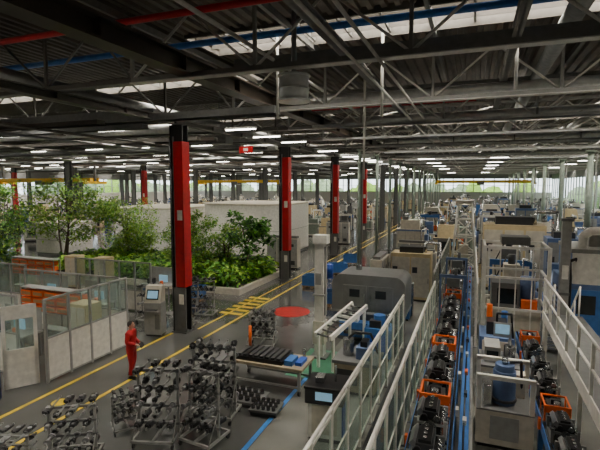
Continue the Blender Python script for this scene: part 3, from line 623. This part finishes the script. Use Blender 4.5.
k.box(-.9,.9,-.8,.8,0,1.2,'offwhite'); k.box(-.8,.2,-.6,.6,1.2,2.2,'grey'); k.tube((.5,0,1.2),(.5,0,2.4),.25,'greyblue',14); k.box(-.5,.5,-.5,.5,3.7,4.0,'grey'); k.box(-.6,.1,-.62,-.6,1.4,2.0,'glassdark'); k.box(.25,.8,-.7,-.4,1.2,1.6,'orange')
gt=k.obj('gantry_frame',(1.6,19.5,0))
k=MB(); k.box(-7,7,-.2,.2,6.3,6.75,'yellow'); k.box(-7,7,.9,1.1,6.3,6.75,'yellow'); k.box(-1,0,-.3,1.2,6.0,6.5,'grey'); k.tube((-.5,.4,6.0),(-.5,.4,4.5),.03,'black')
for x in (-7,7): k.box(x-.15,x+.15,-1,2,6.1,6.4,'yellow'); k.box(x-.1,x+.1,.4,.6,6.4,8.75,'grey')
bc=k.obj('bridge_crane',(1.5,75,0)); dup(bc,(-45,37,0)); dup(bc,(-33,60,0))

# ---------------------------------------------------------------- part racks
def rack(w,d,h,tiers,seed=0,fill=.78):
    rr=random.Random(seed); k=MB()
    k.box(-w/2,w/2,-d/2,-d/2+.05,.14,.2,'lgrey'); k.box(-w/2,w/2,d/2-.05,d/2,.14,.2,'lgrey'); k.box(-w/2,-w/2+.05,-d/2,d/2,.14,.2,'lgrey'); k.box(w/2-.05,w/2,-d/2,d/2,.14,.2,'lgrey'); k.box(-.03,.03,-d/2,d/2,.14,.2,'lgrey')
    for x in (-w/2+.05,w/2-.05):
        for y in (-d/2+.05,d/2-.05):
            k.tube((x-.02,y,.07),(x+.02,y,.07),.07,'black',10); k.box(x-.03,x+.03,y-.03,y+.03,.07,.15,'steel')
    for x in (-w/2+.03,w/2-.03):
        k.box(x-.025,x+.025,-.025,.025,.2,h,'lgrey'); k.tube((x,-d/2+.03,.2),(x,0,h*.5),.015,'lgrey',6)
    for i in range(tiers):
        z=.42+(h-.48)*i/max(1,tiers-1)
        k.box(-w/2,w/2,-.03,.03,z-.03,z+.03,'grey')
        nn=int(w/.24)
        for j in range(nn):
            x=-w/2+.12+j*(w-.24)/(nn-1)
            for sy in (-1,1):
                k.box(x-.018,x+.018,min(0,sy*d*.47),max(0,sy*d*.47),z+.03,z+.05,'grey'); k.box(x-.018,x+.018,sy*d*.47-.01,sy*d*.47+.01,z+.03,z+.1,'lgrey')
                if rr.random()<fill:
                    y=sy*d*.25; t_=(i+seed)%3; m_=rr.choice(('dsteel','partmetal','dgrey','black'))
                    if t_==0:
                        k.tube((x,y-.13,z+.08),(x,y+.13,z+.08),.05,m_,10); k.tube((x,y-.03,z+.08),(x,y+.02,z+.08),.085,'dsteel',12)
                    elif t_==1:
                        k.box(x-.07,x+.07,y-.12,y+.12,z+.05,z+.13,m_); k.tube((x,y,z+.13),(x,y,z+.17),.045,'partmetal',10); k.tube((x,y-.12,z+.09),(x,y-.16,z+.09),.04,'black',10)
                    else:
                        k.tube((x,y-.15,z+.08),(x,y-.05,z+.08),.07,m_,12,.04); k.tube((x,y-.05,z+.08),(x,y+.14,z+.08),.04,m_,10); k.tube((x,y+.1,z+.08),(x,y+.14,z+.08),.07,'partmetal',12)
    return k
r1=rack(1.0,.9,1.75,4,1).obj('parts_rack',(-6.75,8.3,0),.3)
r2=rack(1.2,.8,1.9,5,2).obj('parts_rack',(-6.1,9.7,0),.15)
dup(r1,(-5.7,8.6,0),-.1,(.9,.9,1)); dup(r1,(-7.9,6.9,0),.5,(1,1,.75)); dup(r1,(-9.0,6.2,0),.3,(1,1,.45))
r3=rack(1.0,.8,1.3,4,5,.8).obj('parts_rack',(-7.15,14.7,0),.2); dup(r3,(-7.8,8.4,0),.9,(.7,.7,.7))
dup(r1,(-11.3,17.4,0),.2,(.85,.85,.95)); dup(r1,(-13.1,15.8,0),0,(1,1,.9)); dup(r2,(-12.9,18.2,0),.2,(1,1,.8))
k=MB()
k.box(-1.15,1.15,-.55,.55,.72,.8,'beige')
for x in (-1.05,1.05):
    for y in (-.48,.48): k.box(x-.04,x+.04,y-.04,y+.04,.14,.72,'lgrey'); k.tube((x-.03,y,.08),(x+.03,y,.08),.08,'black',10)
k.box(-1.1,1.1,-.5,-.44,.2,.25,'lgrey'); k.box(-1.1,1.1,.44,.5,.2,.25,'lgrey'); k.box(-1.0,.5,-.45,.45,.8,.92,'black')
for i in range(8): k.box(-.95+i*.18,-.83+i*.18,-.42,.42,.92,.98,'dgrey')
k.box(.55,.8,-.4,.1,.8,.95,'lblue'); k.box(.85,1.05,-.3,.2,.8,.9,'blue'); k.tube((-.9,.3,.95),(-.9,.3,1.6),.05,'orange'); k.tube((.9,.35,.8),(.9,.35,1.1),.05,'steel')
k.obj('parts_trolley',(-5.5,12.0,0),.0)
k=MB()
for j in range(3): k.box(-.5,.5,-.35+j*.3,-.25+j*.3,0,.1,'dgrey')
k.box(-.55,.55,-.4,.4,.1,.16,'grey')
for i in range(5):
    for j in range(3): k.tube((-.42+i*.2,-.25+j*.25,.16),(-.42+i*.2,-.25+j*.25,.26),.07,'dsteel',10)
pl=k.obj('parts_pallet',(-5.75,10.75,0)); dup(pl,(-4.95,10.4,0),.1,(.7,.8,1))

# ---------------------------------------------------------------- worker
def worker(loc,rz):
    root=bpy.data.objects.new('factory_worker',None); bpy.context.scene.collection.objects.link(root); root.location=loc; root.rotation_euler=(0,0,rz)
    def skin(name,V,E,Rr,mt,sub=2,rooti=0):
        me=bpy.data.meshes.new(name); me.from_pydata(V,E,[]); o=bpy.data.objects.new(name,me); bpy.context.scene.collection.objects.link(o)
        me.materials.append(MATS[mt]); mo=o.modifiers.new('skin','SKIN'); mo.use_smooth_shade=True
        for i,r in enumerate(Rr): me.skin_vertices[0].data[i].radius=(r,r) if not isinstance(r,tuple) else r
        me.skin_vertices[0].data[rooti].use_root=True
        o.modifiers.new('sub','SUBSURF').levels=sub; o.modifiers['sub'].render_levels=sub; o.parent=root; return o
    V=[(0,0,.95),(0,0,1.13),(0,.0,1.34),(0,0,1.46),(0,.01,1.53),
       (.18,0,1.43),(.25,-.02,1.16),(.15,.22,1.10),(-.18,0,1.43),(-.26,-.03,1.16),(-.13,.22,1.06),
       (.1,0,.88),(.13,.07,.5),(.14,.03,.1),(-.1,0,.88),(-.14,.0,.5),(-.17,-.14,.1)]
    E=[(0,1),(1,2),(2,3),(3,4),(3,5),(5,6),(6,7),(3,8),(8,9),(9,10),(0,11),(11,12),(12,13),(0,14),(14,15),(15,16)]
    Rr=[(.18,.14),(.165,.13),(.19,.14),(.12,.1),.06,.09,.07,.055,.09,.07,.055,.12,.09,.075,.12,.09,.075]
    skin('coverall',V,E,Rr,'coverall')
    h=MB(); h.ball((0,.02,1.67),.1,'skin',(.8,.98,1.2),16,12); h.tube((0,.005,1.5),(0,.01,1.6),.055,'skin',12)
    h.ball((0,-.005,1.70),.105,'hair',(.84,.95,1.05),16,12)
    h.ball((0,.122,1.655),.016,'skin',(.8,1.1,1.6)); h.ball((.08,.01,1.66),.02,'skin',(.4,.8,1.4)); h.ball((-.08,.01,1.66),.02,'skin',(.4,.8,1.4))
    for sx in (-1,1): h.ball((sx*.03,.108,1.68),.011,'white'); h.ball((sx*.03,.117,1.68),.006,'black'); h.box(sx*.03-.016,sx*.03+.016,.108,.116,1.697,1.702,'hair')
    h.box(-.022,.022,.108,.115,1.612,1.62,'floorred'); h.obj('head',parent=root)
    for w in ((.14,.03),(-.17,-.14)):
        s_=MB(); s_.ball((w[0],w[1]+.05,.055),.055,'black',(.85,2.5,.95),12,8); s_.box(w[0]-.045,w[0]+.045,w[1]-.07,w[1]+.17,0,.03,'black'); s_.obj('shoe',parent=root)
    for nm,wr in (('hand_right',Vector((.15,.22,1.10))),('hand_left',Vector((-.13,.22,1.06)))):
        sg=1 if wr.x>0 else -1; d=Vector((-.35*sg,.85,-.15)).normalized(); side=d.cross(Vector((0,0,1))).normalized()
        V=[wr-d*.02,wr+d*.04,wr+d*.08]; E=[(0,1),(1,2)]; Rr=[.026,(.036,.02),(.034,.018)]
        for i in range(4):
            b0=wr+d*.075+side*(.027-.018*i); L=[.066,.074,.07,.055][i]; dn=Vector((0,0,-1))
            V+= [b0,b0+d*L*.5,b0+d*L*.75+dn*L*.4]; o=len(V)-3; E+=[(2,o),(o,o+1),(o+1,o+2)]; Rr+=[.009,.009,.007]
        b0=wr+d*.03-side*.03*sg; V+=[b0,b0-side*.03*sg+d*.03+Vector((0,0,-.015)),b0-side*.035*sg+d*.06+Vector((0,0,-.03))]; o=len(V)-3; E+=[(1,o),(o,o+1),(o+1,o+2)]; Rr+=[.011,.01,.008]
        skin(nm,[tuple(v) for v in V],E,Rr,'skin',1)
    t_=MB(); t_.cb(.01,.34,1.06,.2,.03,.16,'dgrey',rx=.5); t_.obj('clipboard',parent=root)
worker((-9.8,10.85,.0),math.radians(-75))

# ---------------------------------------------------------------- world, camera
w=bpy.data.worlds.new('World'); bpy.context.scene.world=w; w.use_nodes=True
bgn=w.node_tree.nodes['Background']; bgn.inputs[0].default_value=(.98,.98,1,1); bgn.inputs[1].default_value=4.5
cam=bpy.data.cameras.new('camera'); co=bpy.data.objects.new('camera',cam); bpy.context.scene.collection.objects.link(co)
cam.sensor_width=36; cam.lens=27; cam.clip_end=500; cam.clip_start=.1
co.location=(0,0,6.0); co.rotation_euler=(math.radians(90-5.08),0,math.radians(21.0))
bpy.context.scene.camera=co
